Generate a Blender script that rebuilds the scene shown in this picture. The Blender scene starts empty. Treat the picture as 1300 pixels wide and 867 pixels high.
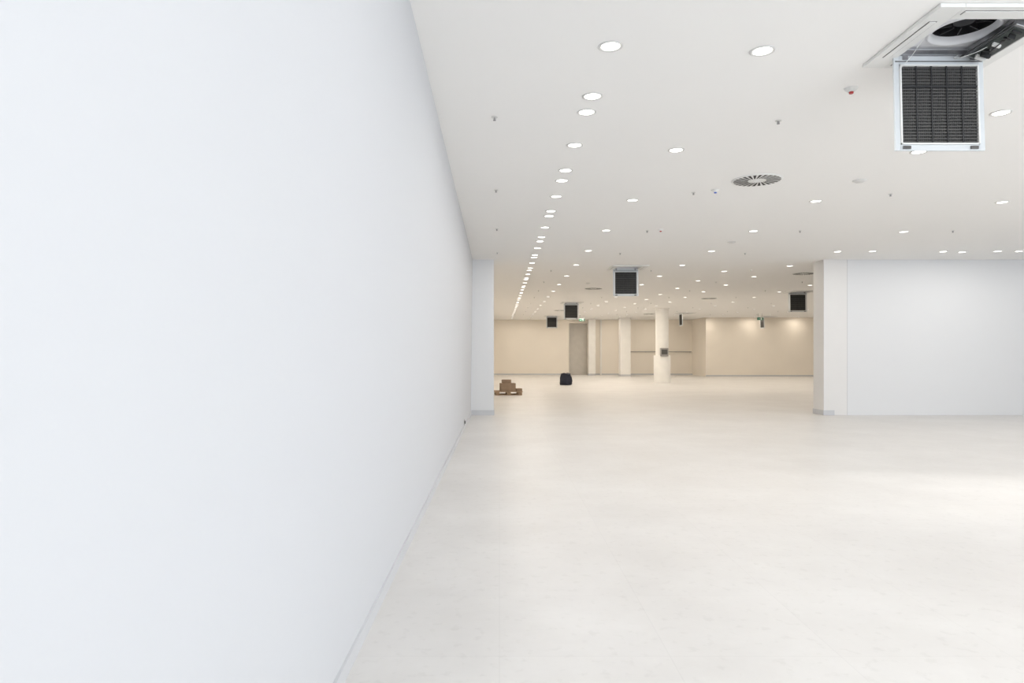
import bpy, bmesh, math, random
from mathutils import Vector, Matrix
random.seed(4)
S = bpy.context.scene
H = 4.0           # ceiling height
COL = S.collection

# ------------------------------------------------------------ materials
def mat(name, col, rough=0.6, metal=0.0, var=0.03, scale=3.0, bump=0.0, bscale=40, emit=None, estr=0, alpha=None, spec=None):
    m = bpy.data.materials.new(name); m.use_nodes = True
    nt = m.node_tree; b = nt.nodes['Principled BSDF']
    tc = nt.nodes.new('ShaderNodeTexCoord')
    n = nt.nodes.new('ShaderNodeTexNoise'); n.inputs['Scale'].default_value = scale; n.inputs['Detail'].default_value = 1
    nt.links.new(tc.outputs['Object'], n.inputs['Vector'])
    r = nt.nodes.new('ShaderNodeValToRGB')
    r.color_ramp.elements[0].position = 0.3; r.color_ramp.elements[1].position = 0.7
    r.color_ramp.elements[0].color = tuple(max(0, c*(1-var)) for c in col)+(1,)
    r.color_ramp.elements[1].color = tuple(min(1, c*(1+var)) for c in col)+(1,)
    nt.links.new(n.outputs['Fac'], r.inputs['Fac'])
    nt.links.new(r.outputs['Color'], b.inputs['Base Color'])
    b.inputs['Roughness'].default_value = rough; b.inputs['Metallic'].default_value = metal
    if spec is not None: b.inputs['Specular IOR Level'].default_value = spec
    if bump:
        n2 = nt.nodes.new('ShaderNodeTexNoise'); n2.inputs['Scale'].default_value = bscale
        nt.links.new(tc.outputs['Object'], n2.inputs['Vector'])
        bp = nt.nodes.new('ShaderNodeBump'); bp.inputs['Strength'].default_value = bump; bp.inputs['Distance'].default_value = 0.01
        nt.links.new(n2.outputs['Fac'], bp.inputs['Height']); nt.links.new(bp.outputs['Normal'], b.inputs['Normal'])
    if emit:
        b.inputs['Emission Color'].default_value = tuple(emit)+(1,); b.inputs['Emission Strength'].default_value = estr
    if alpha is not None: b.inputs['Alpha'].default_value = alpha
    return m

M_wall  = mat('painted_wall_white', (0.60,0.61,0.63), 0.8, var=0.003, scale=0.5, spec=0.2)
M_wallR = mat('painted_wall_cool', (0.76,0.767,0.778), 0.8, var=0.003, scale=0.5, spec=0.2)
M_pier  = mat('painted_pier', (0.77,0.76,0.75), 0.75, var=0.005)
M_far   = mat('painted_wall_cream', (0.88,0.82,0.73), 0.75, var=0.02, scale=0.6)
M_farW  = mat('painted_column_white', (0.89,0.875,0.84), 0.7, var=0.02)
M_recess= mat('recess_grey', (0.66,0.63,0.58), 0.8, var=0.03)
M_ceil  = mat('ceiling_plaster', (0.94,0.93,0.912), 0.9, var=0.003, scale=0.5, spec=0.2)
M_base  = mat('baseboard_grey', (0.58,0.59,0.61), 0.5, var=0.02)
M_white = mat('white_plastic', (0.82,0.82,0.80), 0.45, var=0.01)
M_ring  = mat('lamp_trim_white', (0.72,0.71,0.69), 0.4, var=0.01)
M_black = mat('black_plastic', (0.02,0.02,0.022), 0.5, var=0.2)
M_slot  = mat('slot_dark', (0.05,0.045,0.04), 0.8, var=0.1)
M_filt  = mat('filter_mesh_dark', (0.026,0.025,0.024), 0.7, var=0.15, scale=12)
M_rib   = mat('grille_louvre_grey', (0.095,0.092,0.088), 0.5, var=0.1)
M_trans = mat('grille_frame_pale', (0.64,0.67,0.69), 0.3, var=0.02)
M_foam  = mat('drain_pan_foam', (0.78,0.78,0.80), 0.8, var=0.02)
M_steel = mat('galvanised_steel', (0.35,0.35,0.36), 0.35, metal=0.9, var=0.15, scale=15)
M_pcb   = mat('circuit_board', (0.05,0.06,0.055), 0.5, var=0.2, scale=30)
M_cable = mat('cable_black', (0.03,0.03,0.03), 0.5, var=0.1)
M_red   = mat('red_plastic', (0.4,0.03,0.03), 0.4, var=0.05)
M_blue  = mat('blue_plastic', (0.05,0.12,0.5), 0.4, var=0.05)
M_green = mat('exit_sign_green', (0.02,0.16,0.10), 0.6, emit=(0.02,0.3,0.17), estr=0.05)
M_glow  = mat('lamp_glass', (1,1,1), 0.3, emit=(1.0,0.97,0.90), estr=5)
M_wood  = mat('pallet_wood', (0.36,0.25,0.16), 0.8, var=0.25, scale=9)
M_card  = mat('cardboard', (0.33,0.235,0.16), 0.85, var=0.1, scale=6)
M_tape  = mat('brown_tape', (0.24,0.16,0.09), 0.4)
M_navy  = mat('navy_cloth', (0.012,0.014,0.028), 0.7, var=0.2, scale=12, bump=0.4, bscale=18)
M_greyp = mat('sign_grey', (0.33,0.315,0.30), 0.5, var=0.05)
M_seam  = mat('joint_grey', (0.42,0.42,0.42), 0.7, var=0.02)
M_frame = mat('window_aluminium', (0.35,0.36,0.37), 0.4, metal=0.6, var=0.03)

def floor_mat():
    m = bpy.data.materials.new('floor_resin_tiles'); m.use_nodes = True
    nt = m.node_tree; L = nt.links; N = nt.nodes; b = N['Principled BSDF']
    tc = N.new('ShaderNodeTexCoord')
    n = N.new('ShaderNodeTexNoise'); n.inputs['Scale'].default_value = 0.7; n.inputs['Detail'].default_value = 6; n.inputs['Roughness'].default_value = 0.65
    L.new(tc.outputs['Object'], n.inputs['Vector'])
    r = N.new('ShaderNodeValToRGB'); e = r.color_ramp.elements
    e[0].position=0.34; e[0].color=(0.625,0.61,0.592,1); e[1].position=0.64; e[1].color=(0.70,0.688,0.672,1)
    L.new(n.outputs['Fac'], r.inputs['Fac'])
    br = N.new('ShaderNodeTexBrick'); br.offset = 0.0
    br.inputs['Scale'].default_value = 1.0; br.inputs['Brick Width'].default_value = 0.9; br.inputs['Row Height'].default_value = 0.9
    br.inputs['Mortar Size'].default_value = 0.004; br.inputs['Mortar Smooth'].default_value = 0.3
    br.inputs['Color1'].default_value=(1,1,1,1); br.inputs['Color2'].default_value=(0.985,0.985,0.985,1); br.inputs['Mortar'].default_value=(0.95,0.95,0.95,1)
    L.new(tc.outputs['Object'], br.inputs['Vector'])
    mx = N.new('ShaderNodeMix'); mx.data_type='RGBA'; mx.blend_type='MULTIPLY'; mx.inputs['Factor'].default_value=1
    L.new(r.outputs['Color'], mx.inputs[6]); L.new(br.outputs['Color'], mx.inputs[7])
    n3 = N.new('ShaderNodeTexNoise'); n3.inputs['Scale'].default_value = 14; n3.inputs['Detail'].default_value = 3
    L.new(tc.outputs['Object'], n3.inputs['Vector'])
    r3 = N.new('ShaderNodeValToRGB'); r3.color_ramp.elements[0].position=0.3; r3.color_ramp.elements[0].color=(0.94,0.94,0.935,1); r3.color_ramp.elements[1].position=0.42
    L.new(n3.outputs['Fac'], r3.inputs['Fac'])
    mx2 = N.new('ShaderNodeMix'); mx2.data_type='RGBA'; mx2.blend_type='MULTIPLY'; mx2.inputs['Factor'].default_value=1
    L.new(mx.outputs[2], mx2.inputs[6]); L.new(r3.outputs['Color'], mx2.inputs[7])
    L.new(mx2.outputs[2], b.inputs['Base Color'])
    rr = N.new('ShaderNodeMapRange'); rr.inputs['To Min'].default_value=0.30; rr.inputs['To Max'].default_value=0.48
    L.new(n.outputs['Fac'], rr.inputs['Value']); L.new(rr.outputs['Result'], b.inputs['Roughness'])
    b.inputs['Specular IOR Level'].default_value = 0.42
    return m
M_floor = floor_mat()

# ------------------------------------------------------------ mesh builder
class MB:
    def __init__(s): s.bm = bmesh.new(); s.mats = []
    def mi(s, m):
        if m not in s.mats: s.mats.append(m)
        return s.mats.index(m)
    def _fin(s, geom, m, M=None):
        fs = set()
        for v in geom:
            for f in v.link_faces: fs.add(f)
        i = s.mi(m)
        for f in fs: f.material_index = i
        if M is not None: bmesh.ops.transform(s.bm, matrix=M, verts=geom)
    def box(s, x0,x1,y0,y1,z0,z1, m, M=None, bev=0):
        r = bmesh.ops.create_cube(s.bm, size=1)
        vs = r['verts']
        bmesh.ops.transform(s.bm, matrix=Matrix.Translation(((x0+x1)/2,(y0+y1)/2,(z0+z1)/2)) @ Matrix.Diagonal((x1-x0,y1-y0,z1-z0,1)), verts=vs)
        i = s.mi(m)
        for v in vs:
            for f in v.link_faces: f.material_index = i
        if bev:
            es = list({e for v in vs for e in v.link_edges})
            o = bmesh.ops.bevel(s.bm, geom=es, offset=bev, segments=2, affect='EDGES', profile=0.5)
            for f in o['faces']: f.material_index = i
            vs = list({v for f in o['faces'] for v in f.verts} | {v for v in vs if v.is_valid})
        if M is not None: bmesh.ops.transform(s.bm, matrix=M, verts=vs)
    def cyl(s, c, r1, r2, h, m, seg=32, M=None, caps=True):
        r = bmesh.ops.create_cone(s.bm, cap_ends=caps, segments=seg, radius1=r1, radius2=r2, depth=h)
        vs = r['verts']; bmesh.ops.transform(s.bm, matrix=Matrix.Translation(c), verts=vs)
        s._fin(vs, m, M)
    def lathe(s, prof, c, m, seg=40):
        i = s.mi(m); rings = []
        for (r, z) in prof:
            rings.append([s.bm.verts.new((c[0]+r*math.cos(a), c[1]+r*math.sin(a), c[2]+z)) for a in [2*math.pi*k/seg for k in range(seg)]])
        for a, b in zip(rings[:-1], rings[1:]):
            for k in range(seg):
                f = s.bm.faces.new((a[k], a[(k+1)%seg], b[(k+1)%seg], b[k])); f.material_index = i; f.smooth = True
    def quad(s, pts, m):
        f = s.bm.faces.new([s.bm.verts.new(p) for p in pts]); f.material_index = s.mi(m)
    def done(s, name, parent=None, loc=(0,0,0), rotz=0, smooth=False):
        me = bpy.data.meshes.new(name); s.bm.normal_update(); s.bm.to_mesh(me); s.bm.free()
        for m in s.mats: me.materials.append(m)
        o = bpy.data.objects.new(name, me); COL.objects.link(o)
        o.location = loc; o.rotation_euler = (0,0,rotz)
        if parent: o.parent = parent
        return o
def empty(name, loc=(0,0,0), rotz=0):
    e = bpy.data.objects.new(name, None); e.empty_display_size=0.2; COL.objects.link(e); e.location=loc; e.rotation_euler=(0,0,rotz); return e
def cable(name, pts, r, m, parent):
    cu = bpy.data.curves.new(name,'CURVE'); cu.dimensions='3D'; cu.bevel_depth=r; cu.bevel_resolution=2
    sp = cu.splines.new('BEZIER'); sp.bezier_points.add(len(pts)-1)
    for p,q in zip(sp.bezier_points, pts): p.co=q; p.handle_left_type=p.handle_right_type='AUTO'
    cu.materials.append(m)
    o = bpy.data.objects.new(name,cu); COL.objects.link(o); o.parent=parent; return o

# ------------------------------------------------------------ room
XL, XR, YB, YD, YE = -0.73, 17.0, -5.0, 17.56, 49.5
FXR = 30.0
mb = MB(); mb.box(-1.2, FXR+0.2, YB-0.3, YE+0.3, -0.1, 0, M_floor); mb.done('floor')

# AC cassettes: (x, y, rot)
ACS = [(3.53,5.185,0),(3.60,19.15,0),(3.46,32.6,0),(3.42,44.2,0),(11.8,26.7,0),(11.2,41.0,math.pi/2),(17.7,45.2,math.pi/2)]
hh = 0.33
holes = [(x-hh,x+hh,y-hh,y+hh) for x,y,_ in ACS]
xs = sorted({-1.2, XR+0.25, FXR+0.2} | {h[0] for h in holes} | {h[1] for h in holes})
ys = sorted({YB-0.3, YD, YE+0.3} | {h[2] for h in holes} | {h[3] for h in holes})
mb = MB()
for i in range(len(xs)-1):
    for j in range(len(ys)-1):
        cx, cy = (xs[i]+xs[i+1])/2, (ys[j]+ys[j+1])/2
        if any(h[0]<cx<h[1] and h[2]<cy<h[3] for h in holes): continue
        if cx>XR+0.25 and cy<YD: continue          # outdoors, beyond the right wall
        mb.quad([(xs[i],ys[j],H),(xs[i],ys[j+1],H),(xs[i+1],ys[j+1],H),(xs[i+1],ys[j],H)], M_ceil)
bmesh.ops.remove_doubles(mb.bm, verts=mb.bm.verts, dist=1e-5)
mb.done('ceiling')

# left wall: slightly out of plumb
def wall_x(y, z):
    b = -0.765 + (0.765-0.735)*(y-3.3)/(17.56-3.3)
    t = -0.61 - (0.69-0.61)*(y-4.6)/(17.56-4.6)
    return b + (t-b)*z/H
mb = MB(); n=12
for k in range(n):
    y0=YB+(YD-YB)*k/n; y1=YB+(YD-YB)*(k+1)/n
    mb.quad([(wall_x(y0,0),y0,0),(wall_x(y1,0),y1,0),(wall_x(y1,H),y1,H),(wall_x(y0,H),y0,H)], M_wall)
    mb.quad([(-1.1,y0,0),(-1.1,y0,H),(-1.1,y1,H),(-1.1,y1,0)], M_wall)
bmesh.ops.remove_doubles(mb.bm, verts=mb.bm.verts, dist=1e-5)
for f in mb.bm.faces: f.smooth=True
mb.done('wall_left')
mb = MB()
for k in range(n):
    y0=YB+(YD-YB)*k/n; y1=YB+(YD-YB)*(k+1)/n; a=wall_x(y0,0); c=wall_x(y1,0); t=0.014; h=0.09
    a2,c2=wall_x(y0,h),wall_x(y1,h)
    mb.quad([(a+t,y0,0),(c+t,y1,0),(c2+t,y1,h),(a2+t,y0,h)], M_base)
    mb.quad([(a2+t,y0,h),(c2+t,y1,h),(c2,y1,h),(a2,y0,h)], M_base)
mb.done('baseboard_left')

# pier at the left of the opening, wall piers at the right
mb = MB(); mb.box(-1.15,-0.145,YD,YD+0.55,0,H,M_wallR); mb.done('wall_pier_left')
mb = MB(); mb.box(-0.72,-0.133,YD-0.012,YD+0.56,0,0.13,M_base); mb.done('baseboard_pier_left')
mb = MB(); mb.box(8.33,8.93,YD-0.03,YD+0.55,0,H,M_pier); mb.done('wall_pier_right')
mb = MB(); mb.box(8.318,8.60,YD-0.042,YD+0.56,0,0.13,M_base); mb.done('baseboard_pier_right')
mb = MB(); mb.box(8.93,FXR,YD,YD+0.5,0,H,M_wallR); mb.box(8.93,8.95,YD-0.004,YD,0,H,M_seam); mb.done('wall_divider')
# back wall with windows and right wall with windows
def windowed_wall(name, L0, L1, axis, pos, wins):
    mb = MB()
    def b(a0,a1,z0,z1,m=M_wallR,d0=0,d1=0.25):
        s0,s1 = (pos-d1,pos-d0) if axis=='y' else (pos+d0,pos+d1)
        if axis=='y': mb.box(a0,a1,s0,s1,z0,z1,m)
        else: mb.box(s0,s1,a0,a1,z0,z1,m)
    cur=L0
    for (a,c,z0,z1) in wins:
        b(cur,a,0,H); b(a,c,0,z0); b(a,c,z1,H); cur=c
        k=int((c-a)/1.4)
        for i in range(k+1):
            xx=a+(c-a)*i/k; b(max(a,xx-0.03),min(c,xx+0.03),z0,z1,M_frame,0.08,0.14)
        b(a,c,z0,z0+0.06,M_frame,0.08,0.14); b(a,c,z1-0.06,z1,M_frame,0.08,0.14)
    b(cur,L1,0,H)
    mb.done(name)
windowed_wall('wall_back', -1.2, XR, 'y', YB, [(0.3,15.5,0.3,3.6)])
windowed_wall('wall_right', YB, YD, 'x', XR, [(-3,2.5,0.3,3.4),(6.9,9.3,0.3,3.4)])
# far hall
mb = MB(); mb.box(-1.15,XL,YD+0.55,YE,0,H,M_far); mb.done('wall_far_left')
mb = MB()
mb.box(-1.15,5.05,YE,YE+0.25,0,H,M_far)
mb.box(5.05,6.4,YE,YE+0.25,3.75,H,M_far)
mb.box(5.05,6.4,YE+0.45,YE+0.6,0,H,M_recess); mb.box(4.95,5.05,YE+0.25,YE+0.6,0,H,M_recess); mb.box(6.4,6.5,YE+0.25,YE+0.6,0,H,M_recess)
mb.box(6.4,FXR,YE,YE+0.25,0,H,M_far)
mb.box(5.05,6.4,YE,YE+0.5,-0.05,0.001,M_floor); mb.box(5.05,6.4,YE+0.25,YE+0.5,3.75,3.8,M_recess)
mb.done('wall_far')
mb = MB(); mb.box(14.0,FXR,46.3,YE,0,H,M_far); mb.done('wall_far_bay')
mb = MB(); mb.box(FXR,FXR+0.2,YD,YE,0,H,M_far); mb.done('wall_far_right')
for x0,x1,y0,y1 in ((6.35,6.85,48.6,49.1),(8.3,9.0,46.8,47.5)):
    mb = MB(); mb.box(x0,x1,y0,y1,0,H,M_farW,bev=0.02); mb.box(x0-0.015,x1+0.015,y0-0.015,y1+0.015,0,0.12,M_base); mb.done('square_column')
mb = MB(); mb.box(7.3,7.4,YE-0.1,YE,0,H,M_farW); mb.done('trim_1')
# handrail on the far wall
mb = MB(); mb.box(9.3,13.9,YE-0.09,YE-0.05,1.66,1.71,M_greyp)
for x in (9.5,10.6,11.7,12.8,13.8): mb.box(x-0.02,x+0.02,YE-0.09,YE,1.64,1.68,M_greyp)
mb.done('wall_rail')
mb = MB(); mb.box(XL,5.05,YE-0.015,YE,0,0.1,M_base); mb.box(6.86,14.0,YE-0.015,YE,0,0.1,M_base); mb.box(14.0,FXR,46.285,46.3,0,0.1,M_base); mb.done('baseboard_far')

# round column with cladding and box
root = empty('round_column',(8.72,36.6,0))
mb = MB(); mb.cyl((0,0,H/2),0.34,0.34,H,M_farW,48); mb.lathe([(0.44,0),(0.44,1.45),(0.43,1.47),(0.34,1.47)],(0,0,0),M_farW,48)
mb.lathe([(0.34,H-0.08),(0.38,H-0.08),(0.38,H)],(0,0,0),M_farW,48); mb.done('shaft',root)
mb = MB(); mb.box(-0.2,0.22,-0.50,-0.32,1.42,1.86,M_greyp,bev=0.01); mb.box(-0.14,0.16,-0.508,-0.50,1.52,1.78,M_rib)
mb.box(0.16,0.19,-0.515,-0.50,1.6,1.68,M_steel); mb.done('electrical_box',root)

# ------------------------------------------------------------ downlights
near = []; far = []
fr = [6.38,6.80,7.88,8.97,9.50,10.46]
near.append((0.87,5.34)); far_row=[]
k=0
while True:
    stop=False
    for f in fr:
        y=f+5.16*k
        if y>48.5: stop=True; break
        (near if y<17 else far).append((0.87,y))
    if stop: break
    k+=1
for y in (3.0,0.0,-3.0): near.append((0.87,y))
for xi,x in enumerate((2.09,5.0,8.0,11.0,14.0)):
    y=0.12-2.65
    while y<17:
        yy=y+0.07*xi
        if not (x==5.0 and 4.6<yy<6): near.append((x,yy))
        y+=2.65
near += [(5.01,6.82),(8.8,16.1),(10.5,16.15),(11.75,16.1),(12.25,16.1)]
for xi,x in enumerate((2.09,5.0,6.6,8.0,11.0,14.0,17.0,20.0,24.0)):
    y=18.6 + (1.3 if xi==2 else 0)
    while y<48.5:
        yy=y+0.07*xi
        if not(x>13.5 and yy>45.8) and not (abs(x-8.72)<0.5 and abs(yy-36.6)<0.5): far.append((x,yy))
        y+=2.65
near=[p for p in near]
mb = MB()
for (x,y) in near+far:
    seg = 28 if y<18 else 14
    mb.lathe([(0.098,-0.001),(0.098,-0.006),(0.09,-0.010),(0.078,-0.008),(0.072,-0.001)],(x,y,H),M_ring,seg)
    mb.cyl((x,y,H-0.003),0.072,0.072,0.003,M_glow,seg)
dl = mb.done('recessed_downlights')
def lamp_data(name, power, col, size=0.14):
    l = bpy.data.lights.new(name,'AREA'); l.shape='DISK'; l.size=size; l.energy=power; l.color=col; return l
wn=(1.0,0.967,0.925); wf=(1.0,0.90,0.775)
LN = lamp_data('near_lamp', 13.0, wn)
LNr= lamp_data('near_row_lamp', 3.8, wn)
LNw= lamp_data('near_wall_lamp', 5.0, wn)
LF = lamp_data('far_lamp', 14.5, wf)
LFd= lamp_data('far_lamp_dim', 6.0, wf)
LFe= lamp_data('far_end_lamp', 11.0, wf)
LFr= lamp_data('far_row_lamp', 4.0, wf)
for i,(x,y) in enumerate(near+far):
    row = x<1
    if y<17.3: d = LNr if row else (LNw if (y>15.5 and x>7) else LN)
    else: d = LFr if row else (LFd if y<29 else (LFe if y>44 else LF))
    o = bpy.data.objects.new('lamp', d); COL.objects.link(o); o.location=(x,y,H-0.013); o.parent=dl

# ------------------------------------------------------------ ceiling devices
# sprinklers
mb = MB()
sp = [(-0.05,6.94),(2.88,7.05),(-0.05,10.05),(2.9,10.2),(5.9,10.3),(-0.05,13.2),(2.9,13.4),(5.9,13.4),(8.9,13.4),(6.4,7.9),(-0.05,16.3),(2.9,16.4),(5.9,16.4)]
sp += [(x,y) for x in (1.5,4.4,7.3,10.2,13.1,16) for y in (19.8,23,26.2,29.4,32.9,36,39.2,42.4)]
for x,y in sp:
    mb.cyl((x,y,H-0.005),0.032,0.032,0.006,M_ring,16); mb.cyl((x,y,H-0.021),0.006,0.006,0.026,M_steel,8)
    mb.cyl((x,y,H-0.036),0.015,0.015,0.003,M_steel,12)
    mb.box(x-0.013,x-0.010,y-0.002,y+0.002,H-0.036,H-0.008,M_steel); mb.box(x+0.010,x+0.013,y-0.002,y+0.002,H-0.036,H-0.008,M_steel)
mb.done('sprinkler_heads')
def alarm(x,y,m):
    mb=MB(); mb.lathe([(0.0,-0.035),(0.03,-0.034),(0.035,-0.02),(0.055,-0.012),(0.06,-0.001)],(0,0,0),M_white,24); mb.cyl((0,0,-0.04),0.018,0.022,0.02,m,16)
    mb.done('ceiling_alarm_beacon',loc=(x,y,H))
alarm(3.19,6.19,M_red); alarm(3.18,10.05,M_blue); alarm(3.13,13.25,M_red)
def smoke(x,y,r=0.075):
    mb=MB(); mb.lathe([(0.0,-0.03),(r*0.6,-0.028),(r*0.75,-0.018),(r,-0.012),(r,-0.001)],(0,0,0),M_ring,28); mb.done('smoke_detector',loc=(x,y,H))
smoke(5.01,9.5,0.09); smoke(5.02,14.76,0.09); smoke(3.05,23.5)
def diffuser(x,y,R=0.34):
    mb=MB()
    mb.lathe([(R,-0.001),(R,-0.008),(R*0.96,-0.014),(0.0,-0.014)],(0,0,0),M_white,48)
    n=26
    for k in range(n):
        a=2*math.pi*k/n; da=2*math.pi/n*0.28; sw=0.16
        pts=[]
        for rr,aa in ((R*0.36,a-da),(R*0.36,a+da),(R*0.92,a+da+sw),(R*0.92,a-da+sw)):
            pts.append((rr*math.cos(aa),rr*math.sin(aa),-0.0155))
        mb.quad(pts[::-1],M_slot)
    mb.lathe([(0,-0.03),(0.03,-0.028),(0.04,-0.0155)],(0,0,0),M_white,20)
    mb.done('swirl_air_diffuser',loc=(x,y,H))
for x,y in ((3.57,9.46),(9.2,20.6),(3.5,25.4),(9.2,30.0),(3.4,38.4),(14.5,33.0),(9.2,42)): diffuser(x,y)

# ------------------------------------------------------------ AC cassette
def cassette(x,y,rot,detail):
    root=empty('ceiling_air_conditioner',(x,y,H),rot)
    o=0.505; i=0.33; mb=MB()
    for (x0,x1,y0,y1) in ((-o,-i,-o,o),(i,o,-o,o),(-i,i,-o,-i),(-i,i,i,o)):
        mb.box(x0,x1,y0,y1,-0.028,-0.001,M_white,bev=0.004)
    # air outlet slots with vanes
    for q in range(4):
        M=Matrix.Rotation(q*math.pi/2,4,'Z')
        mb.box(-0.30,0.30,-0.455,-0.395,-0.0285,-0.026,M_slot,M)
        mb.box(-0.295,0.295,-0.448,-0.402,-0.033,-0.0285,M_white,M)
    mb.done('fascia_panel',root)
    mb=MB()
    for (x0,x1,y0,y1) in ((-i-0.01,-i+0.005,-i,i),(i-0.005,i+0.01,-i,i),(-i,i,-i-0.01,-i+0.005),(-i,i,i-0.005,i+0.01)):
        mb.box(x0,x1,y0,y1,-0.001,0.3,M_foam)
    # bell mouth deck with round hole
    N=48; r=0.225; zz=0.05; ci=mb.mi(M_foam)
    inner=[];outer=[]
    for k in range(N):
        a=2*math.pi*(k+0.5)/N; c,s_=math.cos(a),math.sin(a); m_=max(abs(c),abs(s_))
        inner.append(mb.bm.verts.new((r*c,r*s_,zz))); outer.append(mb.bm.verts.new((i*c/m_,i*s_/m_,zz)))
    for k in range(N):
        f=mb.bm.faces.new((inner[k],inner[(k+1)%N],outer[(k+1)%N],outer[k])); f.material_index=ci
    mb.lathe([(r+0.025,zz-0.001),(r+0.015,zz-0.012),(r,zz-0.008),(r-0.012,zz+0.02),(r-0.012,zz+0.05)],(0,0,0),M_foam,48)
    mb.lathe([(r-0.012,zz+0.05),(r+0.02,0.28),(0,0.28)],(0,0,0),M_black,48)
    mb.box(-i,i,-i,i,0.3,0.31,M_steel)
    mb.cyl((0,0,0.17),0.07,0.09,0.12,M_black,24)
    for k in range(9):
        M=Matrix.Rotation(k*2*math.pi/9,4,'Z')@Matrix.Rotation(0.5,4,'Z')
        mb.box(0.08,0.2,-0.004,0.004,0.10,0.24,M_black,M)
    mb.done('fan_housing',root)
    # hinged return grille hanging vertically from the +Y edge
    g=empty('hinged_grille',(0.0,i-0.015,-0.012)); g.parent=root; g.rotation_euler=(math.radians(-2),0,0)
    W=0.36; T=0.02; hgt=0.77; mb=MB()
    mb.box(-W,-W+0.045,-T/2,T/2,-hgt,0,M_trans,bev=0.004); mb.box(W-0.045,W,-T/2,T/2,-hgt,0,M_trans,bev=0.004)
    mb.box(-W+0.045,W-0.045,-T/2,T/2,-0.075,0,M_trans,bev=0.004); mb.box(-W+0.045,W-0.045,-T/2,T/2,-hgt,-hgt+0.05,M_trans,bev=0.004)
    for (x0,x1,z0,z1) in ((-W+0.045,-W+0.055,-hgt+0.05,-0.075),(W-0.055,W-0.045,-hgt+0.05,-0.075),(-W+0.045,W-0.045,-0.085,-0.075),(-W+0.045,W-0.045,-hgt+0.05,-hgt+0.06)):
        mb.box(x0,x1,-T/2-0.012,T/2,z0,z1,M_white)
    for xx in (-0.27,0.27):      # hinge arms & latches
        mb.box(xx-0.02,xx+0.02,-T/2-0.01,T/2+0.005,-0.035,0.02,M_steel); mb.box(xx-0.03,xx+0.03,-T/2-0.012,-T/2,-hgt+0.012,-hgt+0.036,M_rib)
    mb.box(-W+0.01,W-0.01,-T/2-0.004,-T/2,-0.05,-0.043,M_rib)
    mb.done('frame',g)
    mb=MB(); x0,x1,z0,z1=-W+0.055,W-0.055,-hgt+0.06,-0.085
    mb.box(x0,x1,0.0,0.003,z0,z1,M_filt)
    nb=25 if detail else 12
    for k in range(nb):
        z=z0+(z1-z0)*(k+0.5)/nb; mb.box(x0,x1,-0.010,-0.005,z-0.0035,z+0.0035,M_rib)
    for k in range(1,5):
        xx=x0+(x1-x0)*k/5; mb.box(xx-0.005,xx+0.005,-0.014,-0.004,z0,z1,M_black)
    if detail:
        for k in range(40):
            xx=x0+(x1-x0)*(k+0.5)/40; mb.box(xx-0.001,xx+0.001,-0.004,-0.001,z0,z1,M_rib)
    mb.box(x0,x1,-0.014,-0.004,(z0+z1)/2+0.14,(z0+z1)/2+0.155,M_black)
    mb.done('filter_mesh',g)
    if detail:
        # control box hanging on the right side of the opening
        mb=MB(); M=Matrix.Translation((0.26,-0.02,-0.03))@Matrix.Rotation(math.radians(18),4,'Y')
        mb.box(-0.07,0.07,-0.26,0.28,-0.03,0.05,M_steel,M,bev=0.004); mb.box(-0.06,0.06,-0.23,0.25,-0.036,-0.03,M_pcb,M)
        for k in range(9):
            yy=-0.2+k*0.05; w=random.uniform(0.012,0.022); mb.box(random.uniform(-0.05,-0.02),random.uniform(0.0,0.05),yy-w/2,yy+w/2,-0.036-random.uniform(0.01,0.035),-0.036,random.choice([M_black,M_rib,M_white]),M)
        mb.box(-0.33+0.02,0.33-0.02,0.02+0.25,0.02+0.28,-0.012,0.02,M_steel)
        mb.done('control_box',root)
        cable('wire_1',[(0.2,-0.25,0.0),(0.14,-0.1,-0.05),(0.18,0.08,-0.02),(0.12,0.22,-0.06),(0.2,0.29,0.0)],0.005,M_cable,root)
        cable('wire_2',[(0.3,-0.2,-0.02),(0.22,-0.02,-0.09),(0.28,0.15,-0.07),(0.25,0.3,0.0)],0.004,M_cable,root)
        cable('wire_3',[(0.18,0.3,0.01),(0.1,0.26,-0.05),(0.16,0.12,-0.07),(0.22,0.05,-0.05)],0.003,M_white,root)
        cable('stay_cord',[(-0.3,0.0,0.0),(-0.31,0.15,-0.08),(-0.33,0.3,-0.14)],0.002,M_white,root)
for k,(x,y,r) in enumerate(ACS): cassette(x,y,r,k==0)

# exit signs
def exit_sign(x,y):
    mb=MB(); mb.box(-0.17,0.17,-0.02,0.02,-0.40,-0.24,M_green,bev=0.005); mb.box(-0.175,0.175,-0.022,0.022,-0.24,-0.22,M_white)
    mb.box(-0.12,-0.11,-0.005,0.005,-0.22,0,M_steel); mb.box(0.11,0.12,-0.005,0.005,-0.22,0,M_steel)
    mb.box(-0.1,-0.02,-0.022,-0.02,-0.33,-0.31,M_white); mb.box(0.02,0.1,-0.022,-0.02,-0.38,-0.26,M_white)
    mb.done('exit_sign',loc=(x,y,H))
exit_sign(5.2,43.0); exit_sign(15.85,41.5)

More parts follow.
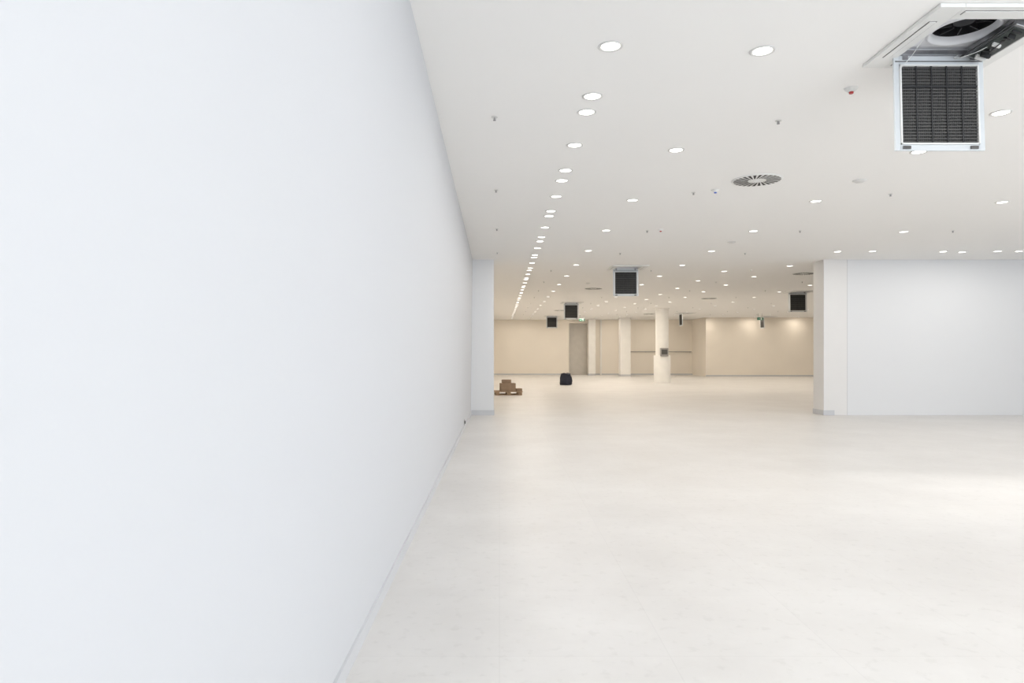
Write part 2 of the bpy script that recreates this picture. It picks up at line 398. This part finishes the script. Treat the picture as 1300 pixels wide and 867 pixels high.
# ------------------------------------------------------------ pallet with boxes
root=empty('wooden_pallet',(0.33,26.2,0),0.06)
mb=MB()
for yy in (-0.4,0,0.4): mb.box(-0.5,0.5,yy-0.05,yy+0.05,0,0.022,M_wood)
for yy in (-0.4,0,0.4):
    for xx in (-0.43,0,0.43): mb.box(xx-0.07,xx+0.07,yy-0.05,yy+0.05,0.022,0.1,M_wood)
for xx in (-0.43,0,0.43): mb.box(xx-0.07,xx+0.07,-0.45,0.45,0.1,0.122,M_wood)
for k in range(7): yy=-0.4+k*0.8/6; mb.box(-0.53,0.53,yy-0.045,yy+0.045,0.122,0.144,M_wood)
mb.done('pallet_boards',root)
def cbox(w,d,h,loc,rz,name):
    mb=MB(); mb.box(-w/2,w/2,-d/2,d/2,0,h,M_card,bev=0.006); mb.box(-w/2-0.001,w/2+0.001,-0.03,0.03,h-0.05,h+0.001,M_tape)
    mb.box(-w/2,w/2,-d/2-0.006,-d/2,h*0.9,h,M_card,bev=0.002)
    o=mb.done(name,root,loc,rz); return o
cbox(0.56,0.42,0.30,(-0.02,-0.05,0.144),0.1,'cardboard_box'); cbox(0.34,0.28,0.13,(-0.06,0.0,0.446),-0.2,'small_box'); cbox(0.2,0.3,0.10,(0.40,-0.1,0.144),0.2,'flat_box')

# dark bag
mb=MB(); prof=[(0.0,0.0),(0.26,0.0),(0.30,0.05),(0.31,0.2),(0.29,0.38),(0.26,0.47),(0.23,0.52),(0.24,0.56),(0.14,0.58),(0.0,0.54)]
mb.lathe(prof,(0,0,0),M_navy,28)
for v in mb.bm.verts:
    a=math.atan2(v.co.y,v.co.x); f=1+0.06*math.sin(5*a+v.co.z*9)+0.04*math.sin(9*a-v.co.z*13); v.co.x*=f; v.co.y*=f*0.85
    v.co.z*= (1+0.05*math.sin(2*a)) 
bmesh.ops.recalc_face_normals(mb.bm,faces=mb.bm.faces)
mb.done('rubbish_bag',loc=(3.32,34.1,0))

# wall socket near the floor on the left wall
mb=MB(); mb.box(0,0.012,-0.04,0.04,-0.06,0.06,M_greyp,bev=0.003); mb.box(0.012,0.03,-0.02,0.02,-0.03,0.03,M_black,bev=0.003)
mb.done('wall_socket',loc=(wall_x(14.3,0.15)-0.002,14.3,0.15))

# ------------------------------------------------------------ window light
def area(name,loc,rot,sx,sy,e,col):
    l=bpy.data.lights.new(name,'AREA'); l.shape='RECTANGLE'; l.size=sx; l.size_y=sy; l.energy=e; l.color=col
    o=bpy.data.objects.new(name,l); COL.objects.link(o); o.location=loc; o.rotation_euler=rot
area('daylight_back',(7.9,YB-0.5,1.95),(math.radians(90),0,0),15.2,3.3,720,(0.88,0.94,1.0))
area('daylight_right_a',(XR+0.5,8.1,1.85),(0,math.radians(90),0),3.1,2.8,80,(0.9,0.95,1.0))
area('daylight_right_b',(XR+0.5,-0.25,1.85),(0,math.radians(90),0),3.1,5.5,150,(0.9,0.95,1.0))
sl=bpy.data.lights.new('sun','SUN'); sl.energy=2.8; sl.angle=math.radians(5); sl.color=(1,0.97,0.92)
so=bpy.data.objects.new('sun',sl); COL.objects.link(so)
so.rotation_euler=Vector((-math.cos(math.radians(14)),-0.03,-math.sin(math.radians(14)))).to_track_quat('-Z','Y').to_euler()
w=bpy.data.worlds.new('World'); S.world=w; w.use_nodes=True
w.node_tree.nodes['Background'].inputs[0].default_value=(0.75,0.85,1,1); w.node_tree.nodes['Background'].inputs[1].default_value=1.0

# ------------------------------------------------------------ camera
c=bpy.data.cameras.new('camera'); c.lens=24; c.sensor_width=36; c.shift_x=16/1300; c.shift_y=14.5/1300; c.clip_end=200
o=bpy.data.objects.new('camera',c); COL.objects.link(o); o.location=(0,0,1.6); o.rotation_euler=(math.radians(90),0,0); S.camera=o
S.view_settings.view_transform='Standard'; S.view_settings.look='None'; S.view_settings.exposure=0.04
